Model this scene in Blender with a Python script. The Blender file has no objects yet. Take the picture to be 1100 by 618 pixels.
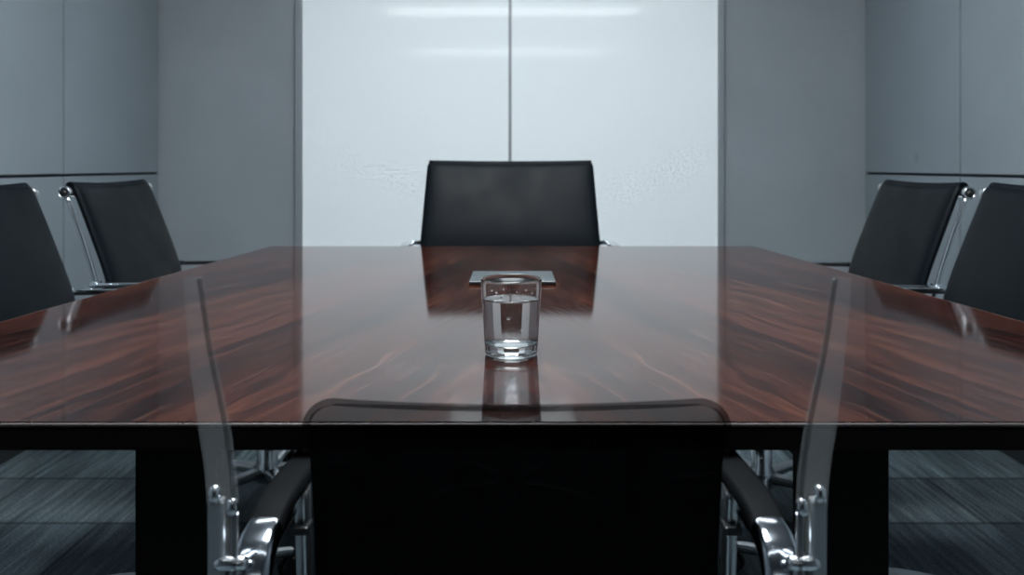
import bpy, bmesh, math, random
from mathutils import Vector, Matrix
random.seed(7)
PI = math.pi
scene = bpy.context.scene
COL = scene.collection

# ------------------------------------------------------------------ room data
EYE = 0.99          # camera height
F = 850.0           # focal length in pixels of a 1100 px wide frame
HZ = 178.0          # row of the horizon
WALL = 1.70         # side walls
BACK = 3.82         # far wall
FRONT = -4.6        # wall behind the camera
CEIL = 2.62
TT = 0.74           # table top height

# ------------------------------------------------------------------ materials
def mat(name, color=(.5, .5, .5), rough=.5, metal=0., spec=.5, coat=0., coat_rough=.05):
    m = bpy.data.materials.new(name)
    m.use_nodes = True
    b = m.node_tree.nodes['Principled BSDF']
    b.inputs['Base Color'].default_value = (*color, 1)
    b.inputs['Roughness'].default_value = rough
    b.inputs['Metallic'].default_value = metal
    b.inputs['Specular IOR Level'].default_value = spec
    b.inputs['Coat Weight'].default_value = coat
    b.inputs['Coat Roughness'].default_value = coat_rough
    return m

class NT:
    def __init__(s, m):
        s.t = m.node_tree; s.n = s.t.nodes; s.l = s.t.links; s.b = s.n.get('Principled BSDF')
    def new(s, typ, **kw):
        n = s.n.new(typ)
        for k, v in kw.items(): setattr(n, k, v)
        return n
    def link(s, a, b): s.l.new(a, b)
    def math(s, op, a, b=None, c=None):
        n = s.new('ShaderNodeMath', operation=op)
        for i, v in enumerate((a, b, c)):
            if v is None: continue
            if isinstance(v, (int, float)): n.inputs[i].default_value = v
            else: s.link(v, n.inputs[i])
        return n.outputs[0]
    def ramp(s, fac, stops, interp='LINEAR'):
        r = s.new('ShaderNodeValToRGB'); r.color_ramp.interpolation = interp
        e = r.color_ramp.elements
        while len(e) < len(stops): e.new(.5)
        for el, (p, c) in zip(e, stops):
            el.position = p; el.color = (*c, 1) if len(c) == 3 else c
        s.link(fac, r.inputs[0]); return r.outputs[0]
    def noise(s, vec, scale, detail=4, rough=.5, dist=0.):
        n = s.new('ShaderNodeTexNoise')
        n.inputs['Scale'].default_value = scale; n.inputs['Detail'].default_value = detail
        n.inputs['Roughness'].default_value = rough; n.inputs['Distortion'].default_value = dist
        s.link(vec, n.inputs['Vector']); return n.outputs['Fac']
    def comb(s, x, y, z):
        n = s.new('ShaderNodeCombineXYZ')
        for i, v in enumerate((x, y, z)):
            if isinstance(v, (int, float)): n.inputs[i].default_value = v
            else: s.link(v, n.inputs[i])
        return n.outputs[0]
    def mix(s, fac, a, b, blend='MIX'):
        n = s.new('ShaderNodeMix', data_type='RGBA', blend_type=blend)
        if isinstance(fac, (int, float)): n.inputs['Factor'].default_value = fac
        else: s.link(fac, n.inputs['Factor'])
        for k, v in ((6, a), (7, b)):
            if isinstance(v, tuple): n.inputs[k].default_value = (*v, 1)
            else: s.link(v, n.inputs[k])
        return n.outputs[2]
    def bump(s, h, strength, dist=.002):
        n = s.new('ShaderNodeBump'); n.inputs['Strength'].default_value = strength
        n.inputs['Distance'].default_value = dist
        s.link(h, n.inputs['Height']); s.link(n.outputs[0], s.b.inputs['Normal'])

def objcoord(nt):
    tc = nt.new('ShaderNodeTexCoord'); sp = nt.new('ShaderNodeSeparateXYZ')
    nt.link(tc.outputs['Object'], sp.inputs[0])
    return tc.outputs['Object'], sp.outputs[0], sp.outputs[1], sp.outputs[2]

# leather
M_LEATHER = mat('black_leather', (.0016, .0031, .0047), .45, 0, .075)
nt = NT(M_LEATHER); v, x, y, z = objcoord(nt)
n1 = nt.noise(v, 420, 3); n2 = nt.noise(v, 9, 3)
nt.bump(nt.math('ADD', nt.math('MULTIPLY', n1, .15), n2), .22, .004)
nt.link(nt.ramp(n2, [(.3, (.40,)*3), (.7, (.52,)*3)]), nt.b.inputs['Roughness'])

M_CHROME = mat('polished_chrome', (.72, .75, .78), .10, 1.)
M_DCHROME = mat('dark_chrome', (.34, .37, .41), .12, 1.)
M_ALU = mat('brushed_aluminium', (.46, .48, .50), .28, 1.)
M_BLACK = mat('black_plastic', (.012, .012, .013), .4)
M_ARM = mat('black_arm_pad', (.003, .0035, .0042), .6, 0, .04)
M_RUBBER = mat('caster_rubber', (.010, .010, .011), .6)
M_EDGE = mat('dark_edge_band', (.006, .004, .004), .5, 0, .08)
M_EDGEGLINT = mat('painted_edge_glint', (.11, .092, .09), .4, 0, .4)  # edge highlight put into a pale colour
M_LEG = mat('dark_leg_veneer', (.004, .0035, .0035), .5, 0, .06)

# mahogany
M_WOOD = mat('mahogany_veneer', (.1, .04, .03), .14, 0, .42)
nt = NT(M_WOOD); v, x, y, z = objcoord(nt)
ax = nt.math('ABSOLUTE', x)
A = math.radians(15)
gx = nt.math('ADD', nt.math('MULTIPLY', ax, math.cos(A)), nt.math('MULTIPLY', y, math.sin(A)))   # across the grain
gy = nt.math('SUBTRACT', nt.math('MULTIPLY', y, math.cos(A)), nt.math('MULTIPLY', ax, math.sin(A)))
warp = nt.noise(nt.comb(nt.math('MULTIPLY', gx, 2.4), nt.math('MULTIPLY', gy, 1.6), 0.), 1.6, 3)
gxw = nt.math('ADD', gx, nt.math('MULTIPLY', warp, .13))
wood_v = nt.comb(nt.math('MULTIPLY', gxw, 38.), nt.math('MULTIPLY', gy, 3.2), 0.)
g1 = nt.noise(wood_v, 1.0, 10, .74, .5)                                                        # streaks
g2 = nt.noise(nt.comb(nt.math('MULTIPLY', gxw, 260.), nt.math('MULTIPLY', gy, 14.), 3.), 1.0, 4, .65)   # pores
g3 = nt.noise(nt.comb(nt.math('MULTIPLY', gxw, 7.), nt.math('MULTIPLY', gy, 1.5), 7.), 1.0, 3)   # broad bands
g4 = nt.noise(nt.comb(nt.math('MULTIPLY', gxw, 105.), nt.math('MULTIPLY', gy, 2.6), 11.), 1.0, 4, .55)
pl = nt.math('FLOOR', nt.math('DIVIDE', gx, .125))
wn = nt.new('ShaderNodeTexWhiteNoise', noise_dimensions='1D'); nt.link(pl, wn.inputs['W'])
fig = nt.math('ADD', nt.math('MULTIPLY', g1, .70), nt.math('MULTIPLY', g2, .30))
fig = nt.math('ADD', fig, nt.math('MULTIPLY', nt.math('SUBTRACT', g3, .5), .28))
fig = nt.math('ADD', fig, nt.math('MULTIPLY', nt.math('SUBTRACT', wn.outputs['Value'], .5), .10))
col = nt.ramp(fig, [(.37, (.0058, .0013, .0008)), (.46, (.0145, .0032, .0018)), (.53, (.027, .0066, .0034)), (.63, (.062, .0195, .0098))])
col = nt.mix(nt.ramp(g4, [(.60, (0, 0, 0)), (.68, (.45, .45, .45))]), col, (.105, .050, .034))
nt.link(col, nt.b.inputs['Base Color'])
rg = nt.noise(wood_v, 3.0, 3)
nt.link(nt.ramp(rg, [(.3, (.055,)*3), (.7, (.095,)*3)]), nt.b.inputs['Roughness'])
nt.bump(g1, .012, .001)

# painted / laminate walls
def wall_mat(name, col, rough, spec, var=.06, dark_spot=False):
    m = mat(name, col, rough, 0, spec); nt = NT(m); v, x, y, z = objcoord(nt)
    n = nt.noise(v, 2.2, 3, .5)
    c1 = tuple(c*(1-var) for c in col); c2 = tuple(c*(1+var) for c in col)
    c = nt.ramp(n, [(.3, c1), (.7, c2)])
    if dark_spot:   # a small darker oval on one panel
        dy = nt.math('DIVIDE', nt.math('SUBTRACT', y, 3.325), .020)
        dz = nt.math('DIVIDE', nt.math('SUBTRACT', z, 1.022), .030)
        d = nt.math('SQRT', nt.math('ADD', nt.math('POWER', dy, 2.), nt.math('POWER', dz, 2.)))
        f = nt.ramp(d, [(.3, (.45,)*3), (1., (0, 0, 0))])
        c = nt.mix(f, c, tuple(q*.45 for q in col))
    nt.link(c, nt.b.inputs['Base Color'])
    nt.bump(nt.noise(v, 300, 2), .04, .001)
    return m
M_PANEL = wall_mat('grey_wall_laminate', (.192, .224, .250), .42, .35)
M_PANEL_R = wall_mat('grey_wall_laminate_marked', (.192, .224, .250), .42, .35, dark_spot=True)
M_WALL = wall_mat('grey_wall_paint', (.222, .245, .268), .6, .25)
M_WALL_DARK = wall_mat('charcoal_wall_paint', (.055, .06, .066), .7, .2)
M_GAP = mat('dark_joint', (.030, .036, .042), .7)
M_CEIL = wall_mat('ceiling_tile', (.42, .44, .45), .8, .2)
M_WGLASS = mat('white_backpainted_glass', (.82, .86, .885), .045, 0, .5)
M_TRIM = mat('grey_metal_trim', (.20, .222, .245), .45, .15)
M_BASE = mat('dark_baseboard', (.02, .022, .025), .5)

# carpet tiles with a ribbed pile
M_CARPET = mat('carpet_tile', (.04, .05, .055), .95, 0, .1)
nt = NT(M_CARPET); v, x, y, z = objcoord(nt)
TY, TX, Y0 = .3137, .94, 2.504
ty = nt.math('DIVIDE', nt.math('SUBTRACT', y, Y0), TY)
row = nt.math('FLOOR', ty)
tx = nt.math('DIVIDE', nt.math('ADD', x, nt.math('MULTIPLY', row, .37)), TX)
colid = nt.math('FLOOR', tx)
wn = nt.new('ShaderNodeTexWhiteNoise', noise_dimensions='2D')
nt.link(nt.comb(row, colid, 0.), wn.inputs['Vector'])
fy = nt.math('FRACT', ty); fx = nt.math('FRACT', tx)
seam = nt.math('MINIMUM', nt.math('MINIMUM', fy, nt.math('SUBTRACT', 1., fy)),
               nt.math('MULTIPLY', nt.math('MINIMUM', fx, nt.math('SUBTRACT', 1., fx)), TX/TY))
ribs = nt.noise(nt.comb(nt.math('MULTIPLY', x, 55.), nt.math('MULTIPLY', y, 3.0), 0.), 1., 4, .65)
fuzz = nt.noise(v, 150, 3, .7)
val = nt.math('ADD', nt.math('MULTIPLY', ribs, .55), nt.math('MULTIPLY', fuzz, .45))
val = nt.math('ADD', val, nt.math('MULTIPLY', nt.math('SUBTRACT', wn.outputs['Value'], .5), .22))
c = nt.ramp(val, [(.30, (.040, .057, .066)), (.50, (.16, .205, .225)), (.72, (.44, .54, .57))])
c = nt.mix(nt.ramp(seam, [(.0, (.75,)*3), (.035, (0, 0, 0))]), c, (.02, .027, .032))
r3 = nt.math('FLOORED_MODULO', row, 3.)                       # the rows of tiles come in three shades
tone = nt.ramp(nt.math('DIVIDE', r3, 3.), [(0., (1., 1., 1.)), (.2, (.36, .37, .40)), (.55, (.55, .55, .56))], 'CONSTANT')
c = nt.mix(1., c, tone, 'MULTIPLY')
nt.link(c, nt.b.inputs['Base Color'])
nt.bump(val, .6, .004)

def glassmat(name, color, ior, rough=0.):
    m = bpy.data.materials.new(name); m.use_nodes = True
    t = m.node_tree; t.nodes.clear()
    g = t.nodes.new('ShaderNodeBsdfGlass'); g.inputs['Color'].default_value = (*color, 1)
    g.inputs['IOR'].default_value = ior; g.inputs['Roughness'].default_value = rough
    o = t.nodes.new('ShaderNodeOutputMaterial'); t.links.new(g.outputs[0], o.inputs[0])
    return m
M_GLASS = glassmat('clear_glass', (.985, .99, .99), 1.48)
M_WATER = glassmat('water', (.985, .992, .995), 1.333)

def sheer(name, color, opacity, rough=.5, gloss=.0):
    m = bpy.data.materials.new(name); m.use_nodes = True
    t = m.node_tree; t.nodes.clear()
    d = t.nodes.new('ShaderNodeBsdfPrincipled')
    d.inputs['Base Color'].default_value = (*color, 1); d.inputs['Roughness'].default_value = rough
    d.inputs['Specular IOR Level'].default_value = gloss
    tr = t.nodes.new('ShaderNodeBsdfTransparent')
    mx = t.nodes.new('ShaderNodeMixShader'); mx.inputs[0].default_value = opacity
    o = t.nodes.new('ShaderNodeOutputMaterial')
    t.links.new(tr.outputs[0], mx.inputs[1]); t.links.new(d.outputs[0], mx.inputs[2]); t.links.new(mx.outputs[0], o.inputs[0])
    return m
M_MESH = sheer('sheer_black_mesh', (.006, .006, .007), .40, .8)
def graded(m, stops):          # the weave is closed below and open in the head band
    t = m.node_tree; tc = t.nodes.new('ShaderNodeTexCoord'); sp = t.nodes.new('ShaderNodeSeparateXYZ')
    mr = t.nodes.new('ShaderNodeMapRange')
    for k, v in zip(('From Min', 'From Max', 'To Min', 'To Max'), stops): mr.inputs[k].default_value = v
    t.links.new(tc.outputs['Object'], sp.inputs[0]); t.links.new(sp.outputs[2], mr.inputs[0])
    mx = [n for n in t.nodes if n.type == 'MIX_SHADER'][0]; t.links.new(mr.outputs[0], mx.inputs[0])
graded(M_MESH, (.742, .768, .95, .38))
M_RIM = sheer('sheer_black_hem', (.006, .006, .007), .45, .8)
def frosted(name, color, opacity):
    m = sheer(name, color, opacity, .35, .4); t = m.node_tree
    d = [n for n in t.nodes if n.type == 'BSDF_PRINCIPLED'][0]; mx = [n for n in t.nodes if n.type == 'MIX_SHADER'][0]
    tl = t.nodes.new('ShaderNodeBsdfTranslucent'); tl.inputs[0].default_value = (*color, 1)
    m2 = t.nodes.new('ShaderNodeMixShader'); m2.inputs[0].default_value = .5
    t.links.new(d.outputs[0], m2.inputs[1]); t.links.new(tl.outputs[0], m2.inputs[2]); t.links.new(m2.outputs[0], mx.inputs[2])
    return m
M_ACRYL = frosted('frosted_acrylic', (.30, .33, .34), .14)
graded(M_ACRYL, (.74, .90, .15, .06))
M_ACRYL_EDGE = sheer('smoky_acrylic_edge', (.03, .035, .04), .35, .25, .5)

M_TABLET = mat('dark_slate_glass', (.045, .058, .063), .30, 0, .5)
M_TABLET_EDGE = mat('black_tablet_edge', (.004, .004, .005), .4)

def emit(name, color, s):
    m = bpy.data.materials.new(name); m.use_nodes = True
    t = m.node_tree; t.nodes.clear()
    e = t.nodes.new('ShaderNodeEmission'); e.inputs[0].default_value = (*color, 1); e.inputs[1].default_value = s
    o = t.nodes.new('ShaderNodeOutputMaterial'); t.links.new(e.outputs[0], o.inputs[0])
    return m
L_LINEAR, L_PANEL, L_FAR = 5.0, 45.0, 13.0
M_LAMP = emit('linear_lamp_diffuser', (.93, .98, 1.), L_LINEAR)
M_LAMP4 = emit('dimmed_lamp_diffuser', (.93, .98, 1.), L_LINEAR*.75)
M_FILL_FAR = emit('added_far_diffuser', (.90, .965, 1.), L_FAR)
M_FILL = emit('added_panel_diffuser', (.90, .965, 1.), L_PANEL)

# ------------------------------------------------------------------ mesh helpers
def box(bm, c, s, bevel=0., seg=2, rot=None, mi=0):
    r = bmesh.ops.create_cube(bm, size=1.)
    vs = r['verts']
    for q in vs: q.co = Vector((q.co.x*s[0], q.co.y*s[1], q.co.z*s[2]))
    fs = list({f for q in vs for f in q.link_faces})
    if bevel:
        es = list({e for q in vs for e in q.link_edges})
        rb = bmesh.ops.bevel(bm, geom=es, offset=bevel, segments=seg, affect='EDGES', profile=.5)
        vs = list({q for f in rb['faces'] for q in f.verts} | {q for q in vs if q.is_valid})
        fs = list({f for q in vs for f in q.link_faces})
    for f in fs: f.material_index = mi
    for q in vs:
        if rot: q.co = rot @ q.co
        q.co += Vector(c)
    return vs

def smooth_path(pts, n=8):
    P = [Vector(p) for p in pts]
    out = []
    for i in range(len(P)-1):
        p0 = P[max(i-1, 0)]; p1 = P[i]; p2 = P[i+1]; p3 = P[min(i+2, len(P)-1)]
        for k in range(n):
            t = k/n
            out.append(.5*((2*p1)+(p2-p0)*t+(2*p0-5*p1+4*p2-p3)*t*t+(3*p1-p0-3*p2+p3)*t**3))
    out.append(P[-1]); return out

def sweep(bm, pts, section, side=None, scale=None, closed=False, mi=0):
    """section: list of (a,b) in the frame (side vector, normal)."""
    pts = [Vector(p) for p in pts]; n = len(pts); rings = []
    prev = None
    for i, p in enumerate(pts):
        if closed: t = pts[(i+1) % n]-pts[i-1]
        else: t = pts[min(i+1, n-1)]-pts[max(i-1, 0)]
        t.normalize()
        if side is not None: a = Vector(side)
        else: a = prev if prev else (Vector((0, 0, 1)) if abs(t.z) < .9 else Vector((1, 0, 0)))
        a = (a - t*a.dot(t)).normalized(); b = t.cross(a); prev = a
        k = scale[i] if scale else 1.
        rings.append([bm.verts.new(p + a*s[0]*k + b*s[1]*k) for s in section])
    m = len(section)
    rng = range(n if closed else n-1)
    for i in rng:
        r0, r1 = rings[i], rings[(i+1) % n]
        for j in range(m):
            f = bm.faces.new((r0[j], r0[(j+1) % m], r1[(j+1) % m], r1[j])); f.material_index = mi; f.smooth = True
    if not closed:
        f = bm.faces.new(list(reversed(rings[0]))); f.material_index = mi
        f = bm.faces.new(rings[-1]); f.material_index = mi

def circ(r, n=14, r2=None): return [(r*math.cos(2*PI*k/n), (r2 or r)*math.sin(2*PI*k/n)) for k in range(n)]
def rrect(w, h, r, n=4):
    o = []
    for cx, cy, a0 in ((w/2-r, h/2-r, 0), (-w/2+r, h/2-r, PI/2), (-w/2+r, -h/2+r, PI), (w/2-r, -h/2+r, 1.5*PI)):
        for k in range(n+1):
            a = a0+PI/2*k/n; o.append((cx+r*math.cos(a), cy+r*math.sin(a)))
    return o

def lathe(bm, prof, n=32, M=None, mi=0, closed=False):
    """prof: (r,z) list; r==0 ends become poles."""
    rings = []
    for r, z in prof:
        if r < 1e-7: rings.append([bm.verts.new((0, 0, z))])
        else: rings.append([bm.verts.new((r*math.cos(2*PI*k/n), r*math.sin(2*PI*k/n), z)) for k in range(n)])
    pairs = list(zip(rings[:-1], rings[1:]))
    if closed: pairs.append((rings[-1], rings[0]))
    for a, b in pairs:
        for k in range(n):
            k2 = (k+1) % n
            if len(a) == 1 and len(b) == 1: continue
            if len(a) == 1: f = bm.faces.new((a[0], b[k2], b[k]))
            elif len(b) == 1: f = bm.faces.new((a[k], a[k2], b[0]))
            else: f = bm.faces.new((a[k], a[k2], b[k2], b[k]))
            f.smooth = True; f.material_index = mi
    if M:
        for r in rings:
            for q in r: q.co = M @ q.co

def pad(bm, prof, hw, t, nu=30, rc=.02, pw=7, dip=0., puff=.004, flare=0.):
    """upholstered pad: prof = smooth (y,z) line, hw(v) half width, t thickness."""
    nv = len(prof)
    us = [math.sin(PI/2*(2*k/(nu-1)-1)) for k in range(nu)]
    L = [0.]
    for i in range(1, nv): L.append(L[-1]+math.hypot(prof[i][0]-prof[i-1][0], prof[i][1]-prof[i-1][1]))
    F_, B_ = [], []
    for i in range(nv):
        y, z = prof[i]
        a, b = prof[max(i-1, 0)], prof[min(i+1, nv-1)]
        ty, tz = b[0]-a[0], b[1]-a[1]; l = math.hypot(ty, tz); ty /= l; tz /= l
        ny, nz = tz, -ty
        s = L[i]/L[-1]; d = min(L[i], L[-1]-L[i])
        w = hw(s)
        if d < rc: w = w-rc+math.sqrt(max(rc*rc-(rc-d)**2, 0))
        ev = math.sqrt(max(1-min(1, abs(2*s-1))**(pw*3), 0))
        fr, br = [], []
        for k, u in enumerate(us):
            eu = math.sqrt(max(1-abs(u)**(pw*2), 0))
            e = eu*ev
            pf = puff*(1-u*u)*(1-(2*s-1)**2)
            dz = -dip*(1-u*u)*max(0, (s-.6)/.4)**2
            off = flare*abs(u)**3
            e = max(e, .12)
            c = Vector((w*u, y+ny*off, z+dz+nz*off))
            fr.append(bm.verts.new(c+Vector((0, ny, nz))*(t/2*e+pf)))
            br.append(bm.verts.new(c-Vector((0, ny, nz))*(t/2*e)))
        F_.append(fr); B_.append(br)
    def q(a, b, c, d):
        f = bm.faces.new((a, b, c, d)); f.smooth = True
    for i in range(nv-1):
        for k in range(nu-1):
            q(F_[i][k], F_[i][k+1], F_[i+1][k+1], F_[i+1][k])
            q(B_[i][k+1], B_[i][k], B_[i+1][k], B_[i+1][k+1])
        q(B_[i][0], F_[i][0], F_[i+1][0], B_[i+1][0])
        q(F_[i][-1], B_[i][-1], B_[i+1][-1], F_[i+1][-1])
    for k in range(nu-1):
        q(B_[0][k], B_[0][k+1], F_[0][k+1], F_[0][k])
        q(F_[-1][k], F_[-1][k+1], B_[-1][k+1], B_[-1][k])

def obj(name, bm, mats, parent=None, smooth=None, bevel=None):
    bmesh.ops.recalc_face_normals(bm, faces=bm.faces)
    me = bpy.data.meshes.new(name)
    if smooth is not None:
        for f in bm.faces: f.smooth = smooth
    bm.to_mesh(me); bm.free()
    for m in (mats if isinstance(mats, (list, tuple)) else [mats]): me.materials.append(m)
    o = bpy.data.objects.new(name, me); COL.objects.link(o)
    if parent: o.parent = parent
    return o
def tag(o, label, cat, group=None):
    o['label'] = label; o['category'] = cat
    if group: o['group'] = group
    return o
def struct(o, label=None):
    o['kind'] = 'structure'
    return o
def thing(name, label, cat, loc=(0, 0, 0), rz=0., group=None):
    o = bpy.data.objects.new(name, None); COL.objects.link(o)
    o.empty_display_size = .1; o.location = loc; o.rotation_euler = (0, 0, rz)
    return tag(o, label, cat, group)
def nb(): return bmesh.new()

# ------------------------------------------------------------------ the room
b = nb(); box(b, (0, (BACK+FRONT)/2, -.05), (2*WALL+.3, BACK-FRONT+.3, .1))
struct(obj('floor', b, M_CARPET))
b = nb(); box(b, (0, (BACK+FRONT)/2, CEIL+.05), (2*WALL+.3, BACK-FRONT+.3, .1))
struct(obj('ceiling', b, M_CEIL))
b = nb(); box(b, (0, BACK+.06, CEIL/2), (2*WALL+.3, .12, CEIL))
struct(obj('wall_back', b, M_WALL))
b = nb(); box(b, (0, FRONT-.06, CEIL/2), (2*WALL+.3, .12, CEIL))
struct(obj('wall_front', b, M_WALL_DARK))
for s, nm, m in ((-1, 'wall_left', M_PANEL), (1, 'wall_right', M_PANEL_R)):
    b = nb()
    box(b, (s*(WALL+.05), (BACK+FRONT)/2, CEIL/2), (.06, BACK-FRONT, CEIL), mi=1)
    g = .011; y1 = BACK-.016; gv = .015; pw = .808
    zc = .953
    while y1 > FRONT:
        y0 = max(y1-pw+gv, FRONT)
        box(b, (s*(WALL+.01), (y0+y1)/2, (zc-g/2)/2), (.02, y1-y0, zc-g/2), bevel=.0015, seg=1)
        box(b, (s*(WALL+.01), (y0+y1)/2, (zc+g/2+CEIL)/2), (.02, y1-y0, CEIL-zc-g/2), bevel=.0015, seg=1)
        y1 -= pw
    struct(obj(nm, b, [m, M_GAP]))
    b = nb(); box(b, (s*(WALL-.006), (BACK+FRONT)/2, .04), (.012, BACK-FRONT, .08), bevel=.003)
    struct(obj('baseboard_left' if s < 0 else 'baseboard_right', b, M_BASE))
# far wall: white glass panels in a slim metal surround
zt = 2.40
PXL, PXR = -1.008, .990
for nm, xa, xb in (('trim_1', -1.040, -1.008), ('trim_2', .990, 1.018)):
    b = nb(); box(b, ((xa+xb)/2, BACK-.016, zt/2+.03), (xb-xa, .032, zt-.06+.04), bevel=.003)
    struct(obj(nm, b, M_TRIM))
b = nb(); box(b, (-.009, BACK-.016, .035), (1.994, .032, .07), bevel=.003); struct(obj('baseboard_glass', b, M_TRIM))
b = nb(); box(b, (-.011, BACK-.016, zt+.065), (2.058, .032, .03), bevel=.003); struct(obj('trim_3', b, M_TRIM))
b = nb(); box(b, (-.009, BACK-.004, zt/2+.05), (1.99, .008, zt-.02)); struct(obj('trim_4', b, M_TRIM))
SE = -.0095
for nm, xa, xb, lab in (('a', PXL, SE-.006, 'left pane of the large white glass panel on the far wall'),
                        ('b', SE+.006, PXR, 'right pane of the large white glass panel on the far wall')):
    b = nb(); box(b, ((xa+xb)/2, BACK-.015, zt/2+.055), (xb-xa-.002, .012, zt-.03), bevel=.0015, seg=1)
    tag(obj('white_glass_panel', b, M_WGLASS), lab, 'glass panel', 'white glass panes on the far wall')
for nm, xa, xb in (('baseboard_back', -WALL, -1.04), ('baseboard_rear', 1.018, WALL)):
    b = nb(); box(b, ((xa+xb)/2, BACK-.006, .04), (xb-xa-.03, .012, .08), bevel=.003); struct(obj(nm, b, M_BASE))

# ceiling: linear lamps mirrored in the white glass, unseen panels added for fill
def lamp(name, label, y, lx, ly, m, group, dr=.058):
    t = thing(name, label, 'ceiling light', (0, y, CEIL), 0, group)
    b = nb()
    for q in (1, -1):
        box(b, (0, q*(ly/2+.012), -.02), (lx+.05, .024, .04), bevel=.003)
        box(b, (q*(lx/2+.012), 0, -.02), (.024, ly, .04))
    if dr > .06: box(b, (0, 0, -.045), (lx*.96, ly*.5, .09))
    obj('housing', b, M_ALU, t)
    b = nb(); box(b, (0, 0, -.005-dr/2), (lx, ly, dr), bevel=.004) if dr < .06 else box(b, (0, 0, -.122), (lx, ly, .070), bevel=.004); obj('diffuser', b, m, t)
lamp('linear_ceiling_lamp', 'long slim ceiling lamp mirrored as the upper streak in the white glass', -.14, 2.42, .085, M_LAMP, 'linear ceiling lamps', .115)
lamp('linear_ceiling_lamp', 'long slim ceiling lamp mirrored as the lower fainter streak in the white glass', -2.9, 2.5, .085, M_LAMP4, 'linear ceiling lamps', .115)
lamp('added_light_panel', 'added unseen fill light above the near half of the table', 1.25, 1.0, .8, M_FILL, 'added unseen light panels')  # added out of view as the main light
lamp('added_light_panel', 'smaller added unseen fill light above the far end of the table', 2.72, 2.3, .10, M_FILL_FAR, 'added unseen light panels')  # added out of view to lift the far floor and wall

# ------------------------------------------------------------------ the table
YN, YF = .770, 2.457
HN, HF = .847, .752
TH = .028
table = thing('conference_table', 'large glossy reddish mahogany conference table filling the room', 'table', (0, (YN+YF)/2, 0))
oy = (YN+YF)/2
def slab(bm, yn, yf, hn, hf, z0, z1, bev):
    vs = [bm.verts.new(p) for p in ((-hn, yn-oy, z0), (hn, yn-oy, z0), (hf, yf-oy, z0), (-hf, yf-oy, z0),
                                    (-hn, yn-oy, z1), (hn, yn-oy, z1), (hf, yf-oy, z1), (-hf, yf-oy, z1))]
    for f in ((3, 2, 1, 0), (4, 5, 6, 7), (0, 1, 5, 4), (1, 2, 6, 5), (2, 3, 7, 6), (3, 0, 4, 7)):
        bm.faces.new([vs[i] for i in f])
    if bev: bmesh.ops.bevel(bm, geom=list(bm.edges), offset=bev, segments=2, affect='EDGES')
b = nb(); slab(b, YN, YF, HN, HF, TT-.006, TT, .0028); obj('tabletop', b, M_WOOD, table)
b = nb(); slab(b, YN+.001, YF-.001, HN-.001, HF-.001, TT-TH, TT-.006, .0015); obj('edge_band', b, M_EDGE, table)
b = nb()
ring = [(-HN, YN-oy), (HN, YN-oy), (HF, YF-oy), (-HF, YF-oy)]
sweep(b, [(p[0]*1.0003, p[1]*1.0003, TT-.0022) for p in ring], circ(.0016, 8), side=(0, 0, 1), closed=True); obj('edge_glint', b, M_EDGEGLINT, table)  # pale line standing in for the highlight along the tabletop edge
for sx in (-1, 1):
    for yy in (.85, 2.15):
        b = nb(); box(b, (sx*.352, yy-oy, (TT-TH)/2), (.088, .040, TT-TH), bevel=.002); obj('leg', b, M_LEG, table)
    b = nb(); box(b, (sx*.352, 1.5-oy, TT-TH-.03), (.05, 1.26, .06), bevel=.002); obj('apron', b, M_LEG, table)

# glass of water
gz = TT
GX, GY = -.001, 1.049
b = nb()
Ro = lambda z: .0346+.0061*(z/.101)
prof = [(0, .0012), (.028, .0012), (.0315, 0.), (.0338, .0012), (Ro(.004), .004)]
prof += [(Ro(z), z) for z in (.012, .02, .04, .06, .08, .095)]
prof += [(Ro(.0998)-.0011+.0011*math.cos(a*PI/10), .0998+.0012*math.sin(a*PI/10)) for a in range(11)]
prof += [(Ro(z)-.0022, z) for z in (.09, .07, .05, .03, .02)]
prof += [(Ro(.016)-.0032, .0158), (Ro(.014)-.0065, .0142), (.018, .0135), (0, .0133)]
lathe(b, prof, 96)
o = tag(obj('drinking_glass', b, M_GLASS), 'clear glass tumbler holding water, standing mid-table in front of the flat tablet', 'glass')
o.location = (GX, GY, gz)
b = nb(); wl = .0745
prof = [(0, .01345), (.018, .01365), (Ro(.014)-.0064, .01435), (Ro(.016)-.0031, .0159), (Ro(.02)-.0021, .02)]
prof += [(Ro(z)-.0021, z) for z in (.03, .045, .06, wl-.0012, wl)]
prof += [(Ro(wl)-.0028, wl-.0006), (Ro(wl)-.0045, wl-.0010), (.02, wl-.0012), (0, wl-.0012)]
lathe(b, prof, 96)
o = tag(obj('water', b, M_WATER), 'clear still water filling three quarters of the tumbler', 'water')
o.location = (GX, GY, gz)
rr = random.Random(5)
drops = [(-118, .088, 1.5), (-104, .093, 1.1), (-62, .091, 1.2), (-70, .083, 1.4), (-48, .086, 1.0), (-110, .081, 1.8), (-128, .090, 1.2),
         (-40, .092, 1.0), (-95, .055, 1.9), (-132, .062, 1.0), (-70, .040, 1.3), (-100, .034, 1.2), (-58, .052, .9), (-112, .045, .9),
         (-80, .089, .8), (-86, .030, .9)]
b0 = nb(); lathe(b0, [(0, -.001)]+[(.001*math.sin(PI*k/8), -.001*math.cos(PI*k/8)) for k in range(1, 8)]+[(0, .001)], 12)
d0 = None
for i, (a, z, s) in enumerate(drops):
    if d0 is None: d = d0 = obj('water_droplet', b0, M_WATER)
    else: d = d0.copy(); COL.objects.link(d)
    aa = math.radians(a); r = Ro(z)+.0001
    d.location = (GX+r*math.cos(aa), GY+r*math.sin(aa), gz+z)
    d.rotation_euler = (0, 0, aa); d.scale = (.55*s, 1.3*s, s*1.4)
    tag(d, 'tiny clear droplet clinging to the side of the tumbler', 'droplet', 'droplets on the tumbler')

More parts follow.
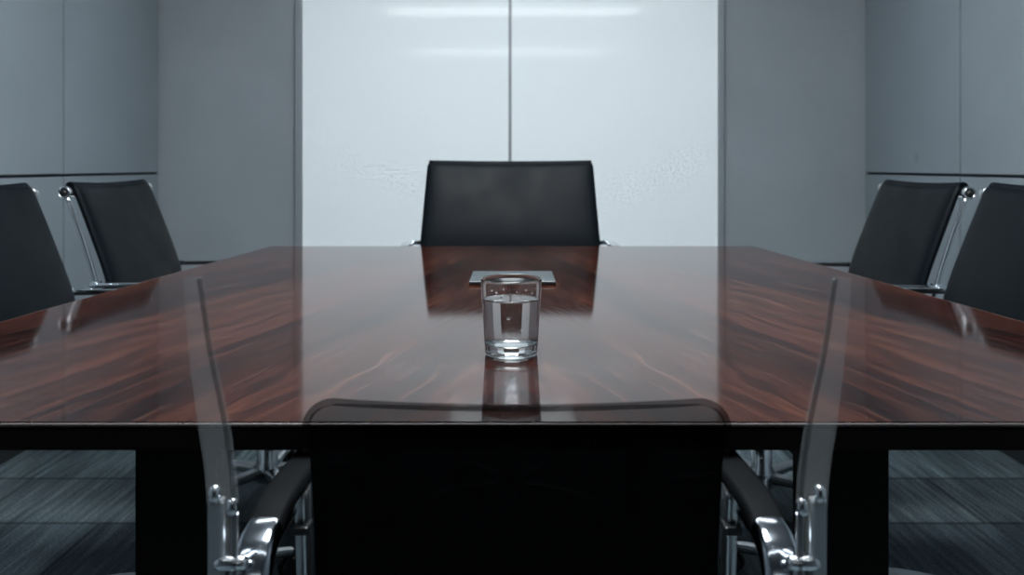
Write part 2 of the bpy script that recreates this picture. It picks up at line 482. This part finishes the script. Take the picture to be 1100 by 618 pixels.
# flat slab behind the glass
tb = thing('flat_tablet', 'thin flat dark grey tablet lying on the table behind the tumbler', 'tablet', (0.001, 1.735, TT))
b = nb(); box(b, (0, 0, .0035), (.182, .165, .007), bevel=.0015); obj('tablet_body', b, M_TABLET_EDGE, tb)
b = nb(); box(b, (0, 0, .0074), (.180, .163, .0010), bevel=.0004, seg=1); obj('screen', b, M_TABLET, tb)

# ------------------------------------------------------------------ office chairs
def base_parts(t, y0, R, seat_z, ang0, m=M_ALU):
    b = nb()
    lathe(b, [(0, .055), (.036, .055), (.040, .065), (.038, .10), (.030, .115), (.030, .26), (.026, .262), (.018, .262), (.018, seat_z-.06), (.05, seat_z-.055), (.05, seat_z-.035), (0, seat_z-.035)], 24,
          Matrix.Translation((0, y0, 0)))
    obj('column', b, M_CHROME, t)
    for k in range(5):
        a = ang0+2*PI*k/5; d = Vector((math.cos(a), math.sin(a), 0)); c = Vector((0, y0, 0))
        b = nb()
        pts = smooth_path([c+d*.030+Vector((0, 0, .082)), c+d*R*.5+Vector((0, 0, .082)), c+d*R*.85+Vector((0, 0, .070)), c+d*R+Vector((0, 0, .064))], 5)
        n = len(pts)
        sweep(b, pts, rrect(.040, .026, .008), side=d.cross(Vector((0, 0, 1))), scale=[1-.42*i/(n-1) for i in range(n)])
        lg = obj('base_leg', b, m, t)
        b = nb()
        e = c+d*(R-.005); sd = d.cross(Vector((0, 0, 1)))
        Rm = Matrix.Translation(e+Vector((0, 0, .026))) @ sd.to_track_quat('Z', 'Y').to_matrix().to_4x4()
        for q in (-1, 1):
            lathe(b, [(0, q*.006), (.022, q*.006), (.026, q*.009), (.026, q*.019), (.022, q*.022), (0, q*.022)], 20, Rm)
        lathe(b, [(0, -.008), (.008, -.008), (.008, .008), (0, .008)], 12, Rm)
        lathe(b, [(0, .028), (.006, .028), (.006, .060), (0, .060)], 12, Matrix.Translation(e))
        obj('caster', b, M_RUBBER, lg)

def executive_chair(label, loc, rz, hw=.225, dz=0., arm_end=-.02, bulge=.010, rails=True, ang0=.31, group=None, dip=.006):
    t = thing('office_chair', label, 'chair', loc, rz, group)
    # profile line of the pads, local y forward
    back = smooth_path([(0, -.305, .500+dz), (0, -.322, .560+dz), (0, -.346, .665+dz), (0, -.387, .780+dz), (0, -.432, .896+dz), (0, -.444, .925+dz)], 7)
    prof = [(p.y, p.z) for p in back]
    b = nb(); pad(b, prof, lambda s: hw-.008+bulge*(1-s), .030, dip=dip, puff=.008, rc=.014, flare=.004); obj('backrest', b, M_LEATHER, t)
    # rolled top edge of the leather
    b = nb()
    tp = [( (hw-.012)*u, -.450, .922+dz-dip*(1-u*u)) for u in [k/10-1 for k in range(21)]]
    sweep(b, tp, circ(.0125, 12)); obj('headroll', b, M_LEATHER, t)
    seatp = smooth_path([(0, .185, .455+dz), (0, .165, .477+dz), (0, .10, .487+dz), (0, -.08, .480+dz), (0, -.22, .475+dz), (0, -.275, .488+dz)], 6)
    b = nb(); pad(b, [(p.y, p.z) for p in seatp], lambda s: hw-.010, .036, puff=.006, rc=.02); obj('seat', b, M_LEATHER, t)
    for s in (-1, 1):
        b = nb()
        X = s*(hw+.010 if rails else hw-.022)
        rp = smooth_path([(X, .17, .452+dz), (X, .10, .470+dz), (X, -.10, .464+dz), (X, -.25, .466+dz), (X, -.318, .492+dz), (X, -.345, .56+dz), (X, -.368, .665+dz), (X, -.404, .78+dz), (X, -.446, .896+dz)], 6)
        sweep(b, rp, circ(.0068, 12), side=(1, 0, 0))
        r = obj('side_rail', b, M_CHROME if rails else M_ALU, t)
        b = nb()
        Rm = Matrix.Translation((X-s*.010, -.449, .906+dz)) @ Matrix.Rotation(s*PI/2, 4, 'Y')
        lathe(b, [(0, .004), (.0155, .004), (.0165, .006), (.0165, .018), (.0155, .0205), (.0135, .0205), (.0122, .0185)], 28, Rm)
        lathe(b, [(.0122, .0185), (.0055, .0180), (.0050, .0205), (0, .0205)], 28, Rm, mi=1)
        obj('rail_cap', b, [M_ALU, M_BLACK], r) if rails else b.free()
        # armrest: flat bar loop
        b = nb(); XA = s*(hw+(.028 if rails else .042))
        ap = smooth_path([(XA, -.372, .660+dz), (XA, -.30, .663+dz), (XA, arm_end-.05, .663+dz), (XA, arm_end-.012, .655+dz), (XA, arm_end, .625+dz), (XA, arm_end-.005, .52+dz), (XA, arm_end-.02, .476+dz)], 7)
        sweep(b, ap, rrect(.030, .009, .004), side=(1, 0, 0))
        for yy, zz in ((-.362, .660), (arm_end-.02, .476)):
            box(b, (s*(hw+.017), yy, zz+dz), (.026, .022, .016), bevel=.003)
        a = obj('armrest', b, M_CHROME, t)
        b = nb(); sweep(b, [p+Vector((0, 0, -.0075)) for p in ap[3:15]], rrect(.026, .007, .003), side=(1, 0, 0)); obj('arm_pad', b, M_BLACK, a)
    for pa, pb, r in (((-hw-.012, -.05, .452+dz), (hw+.012, -.05, .452+dz), .010), ((-hw-.012, .09, .452+dz), (hw+.012, .09, .452+dz), .010),
                      ((-hw+.02, -.458, .900+dz), (hw-.02, -.458, .900+dz), .008), ((-hw-.008, -.357, .58+dz), (hw+.008, -.357, .58+dz), .008)):
        b = nb(); sweep(b, [pa, pb], circ(r, 12)); obj('stretcher', b, M_ALU, t)
    b = nb(); box(b, (0, .02, .440+dz), (.12, .20, .022), bevel=.006); obj('seat_plate', b, M_ALU, t)
    base_parts(t, .02, .262, .475+dz, ang0)
    return t

G1 = 'leather side chairs along the table'
executive_chair('black leather chair on the left side, the whole back and chrome rail in view', (-.750, 2.36, 0), -PI/2, dz=.012, ang0=-.63, group=G1)
executive_chair('black leather chair on the left side, cut off by the photo edge', (-.750, 1.735, 0), -PI/2, dz=.014, ang0=1.0, group=G1)
executive_chair('black leather chair on the right side, the whole back and chrome cap in view', (.750, 2.315, 0), PI/2, dz=.012, ang0=.31, group=G1)
executive_chair('black leather chair on the right side, cut off by the photo edge', (.750, 1.76, 0), PI/2, dz=.014, ang0=-.40, group=G1)
executive_chair('wide black leather chair at the head of the table before the white glass', (-.006, 2.275, 0), PI, hw=.291, dz=.074, arm_end=-.215, bulge=.022, ang0=.31, dip=.003, rails=False)

# near chair: sheer mesh back seen from behind, chrome elbows, smoky acrylic uprights
t = thing('mesh_chair', 'see-through black mesh chair seen from behind in the foreground', 'chair', (.004, .90, 0), 0)
CY = .90
def L(x, y, z): return (x, y-CY, z)
bp = smooth_path([L(0, .735, .44), L(0, .733, .52), L(0, .722, .62), L(0, .70, .72), L(0, .672, .790)], 8)
b = nb(); pad(b, [(p.y, p.z) for p in bp], lambda s: .186-.007*s, .010, rc=.026, dip=.005, puff=.0, pw=12, flare=-.004)
obj('backrest', b, M_MESH, t)
b = nb()
hr = .024; hw_, hz = .1795, .7895
arc = [(hw_-hr+hr*math.cos(a*PI/16), hz-hr+hr*math.sin(a*PI/16)) for a in range(0, 9)]
hem = [L(-hw_-.0005, .678, hz-hr-.02)] + [L(-q[0], .672-.03*(q[1]-.77), q[1]) for q in arc]
hem += [L((hw_-hr)*u, .6705, hz-.005*(1-u*u)) for u in [k/8-1 for k in range(1, 16)]]
hem += [L(q[0], .672-.03*(q[1]-.77), q[1]) for q in reversed(arc)] + [L(hw_+.0005, .678, hz-hr-.02)]
sweep(b, hem, circ(.0032, 10)); obj('hem', b, M_RIM, t)
b = nb()
sp = smooth_path([L(0, 1.16, .425), L(0, 1.13, .448), L(0, 1.0, .455), L(0, .85, .448), L(0, .76, .452)], 6)
pad(b, [(p.y, p.z) for p in sp], lambda s: .19, .035, rc=.025, puff=.006); obj('seat', b, M_LEATHER, t)
for s in (-1, 1):
    # aluminium back frame upright
    b = nb(); sweep(b, smooth_path([L(s*.196, .725, .695), L(s*.1965, .733, .62), L(s*.197, .742, .52), L(s*.196, .76, .445), L(s*.19, .90, .428), L(s*.185, 1.10, .425)], 6), rrect(.012, .018, .004), side=(1, 0, 0))
    box(b, L(s*.196, .722, .660), (.016, .020, .008), bevel=.002, mi=1)
    obj('back_frame', b, [M_ALU, M_BLACK], t)
    # arm: black pad running under the table, chrome elbow at the near end
    b = nb()
    ap = smooth_path([L(s*.208, .648, .688), L(s*.2075, .675, .698), L(s*.2065, .72, .7005), L(s*.205, .80, .699), L(s*.204, .93, .696), L(s*.204, .97, .688)], 6)
    sweep(b, ap, rrect(.032, .016, .007), side=(1, 0, 0)); am = obj('armrest', b, M_ARM, t)
    b = nb()
    ep = smooth_path([L(s*.208, .690, .690), L(s*.2085, .655, .6895), L(s*.2085, .632, .683), L(s*.2085, .619, .668), L(s*.2085, .616, .650), L(s*.208, .622, .60), L(s*.207, .66, .52), L(s*.204, .75, .436)], 8)
    sweep(b, ep, rrect(.033, .020, .009, 6), side=(1, 0, 0)); el = obj('arm_elbow', b, M_DCHROME, am)
    b = nb()
    for zz, k in ((.648, 1.),):
        box(b, L(s*.2085, .617, zz), (.038, .025, .007), bevel=.003)
    obj('collar', b, M_CHROME, el)
    # smoky acrylic upright
    b = nb()
    up = smooth_path([L(s*.2460, .600, .905), L(s*.2395, .600, .850), L(s*.2320, .600, .805), L(s*.2250, .602, .750), L(s*.2248, .605, .690), L(s*.2250, .61, .60)], 8)
    n = len(up); sweep(b, up, rrect(.024, .004, .0018), side=(1, 0, 0), scale=[min(1., .62+.9*i/n) for i in range(n)])
    sp_ = obj('side_panel', b, M_ACRYL, t); sp_['label'] = 'smoky clear upright beside the arm'
    b = nb()
    sweep(b, [p+Vector((-s*.0095*min(1., .62+.9*i/n), -.003, 0)) for i, p in enumerate(up)], circ(.0020, 8)); obj('panel_edge', b, M_ACRYL_EDGE, sp_)
    # aluminium post and bolts carrying the upright
    for xs, sec, tops in (((.2300, .2310, .2310, .226, .215), rrect(.012, .008, .003), .735), ((.2165, .2172, .2172, .214, .206), circ(.0028, 10), .725)):
        b = nb()
        sweep(b, smooth_path([L(s*x_, y_, z_) for x_, y_, z_ in zip(xs, (.606, .608, .612, .66, .75), (tops, .69, .60, .50, .436))], 6), sec, side=(1, 0, 0))
        ps = obj('arm_post', b, M_ALU, t)
        b = nb()
        lathe(b, [(0, -.004), (.0042, -.003), (.0046, 0), (.0042, .006), (.002, .0085), (0, .009)], 14, Matrix.Translation(L(s*xs[0], .602, tops+.003)))
        obj('bolt', b, M_CHROME, ps)
    b = nb()
    Rm = Matrix.Translation(L(s*.219, .607, .685)) @ Matrix.Rotation(PI/2, 4, 'Y')
    lathe(b, [(0, -.012), (.005, -.012), (.006, -.008), (.006, .008), (.005, .012), (0, .012)], 14, Rm)
    obj('cross_pin', b, M_CHROME, t)
b = nb(); box(b, (0, .03, .413), (.14, .20, .022), bevel=.006); obj('seat_plate', b, M_ALU, t)
for pa, pb, r in (((-.19, -.03, .422), (.19, -.03, .422), .009), ((-.19, .09, .422), (.19, .09, .422), .009), (L(-.197, .752, .47), L(.197, .752, .47), .007)):
    b = nb(); sweep(b, [pa, pb], circ(r, 12)); obj('stretcher', b, M_ALU, t)
base_parts(t, .03, .26, .455, PI/2)

# ------------------------------------------------------------------ light and camera
w = bpy.data.worlds.new('World'); scene.world = w; w.use_nodes = True
w.node_tree.nodes['Background'].inputs[0].default_value = (.5, .55, .6, 1)
w.node_tree.nodes['Background'].inputs[1].default_value = .02

cd = bpy.data.cameras.new('Camera'); cam = bpy.data.objects.new('Camera', cd); COL.objects.link(cam)
cam.location = (0, 0, EYE); cam.rotation_euler = (PI/2, 0, 0)
cd.sensor_width = 36; cd.sensor_fit = 'HORIZONTAL'; cd.lens = F/1100*36
cd.shift_y = -(309-HZ)/1100; cd.shift_x = 0
cd.clip_start = .02; cd.clip_end = 50
cd.dof.use_dof = True; cd.dof.focus_distance = GY; cd.dof.aperture_fstop = 6.3
scene.camera = cam
vs = scene.view_settings
vs.view_transform = 'Standard'; vs.look = 'None'; vs.gamma = 1; vs.exposure = 0; vs.use_curve_mapping = False
cy = scene.cycles
cy.max_bounces = 14; cy.transmission_bounces = 12; cy.transparent_max_bounces = 16; cy.glossy_bounces = 6; cy.diffuse_bounces = 5
cy.caustics_reflective = True; cy.caustics_refractive = True; cy.blur_glossy = .3
cy.sample_clamp_indirect = 30
cy.use_denoising = True
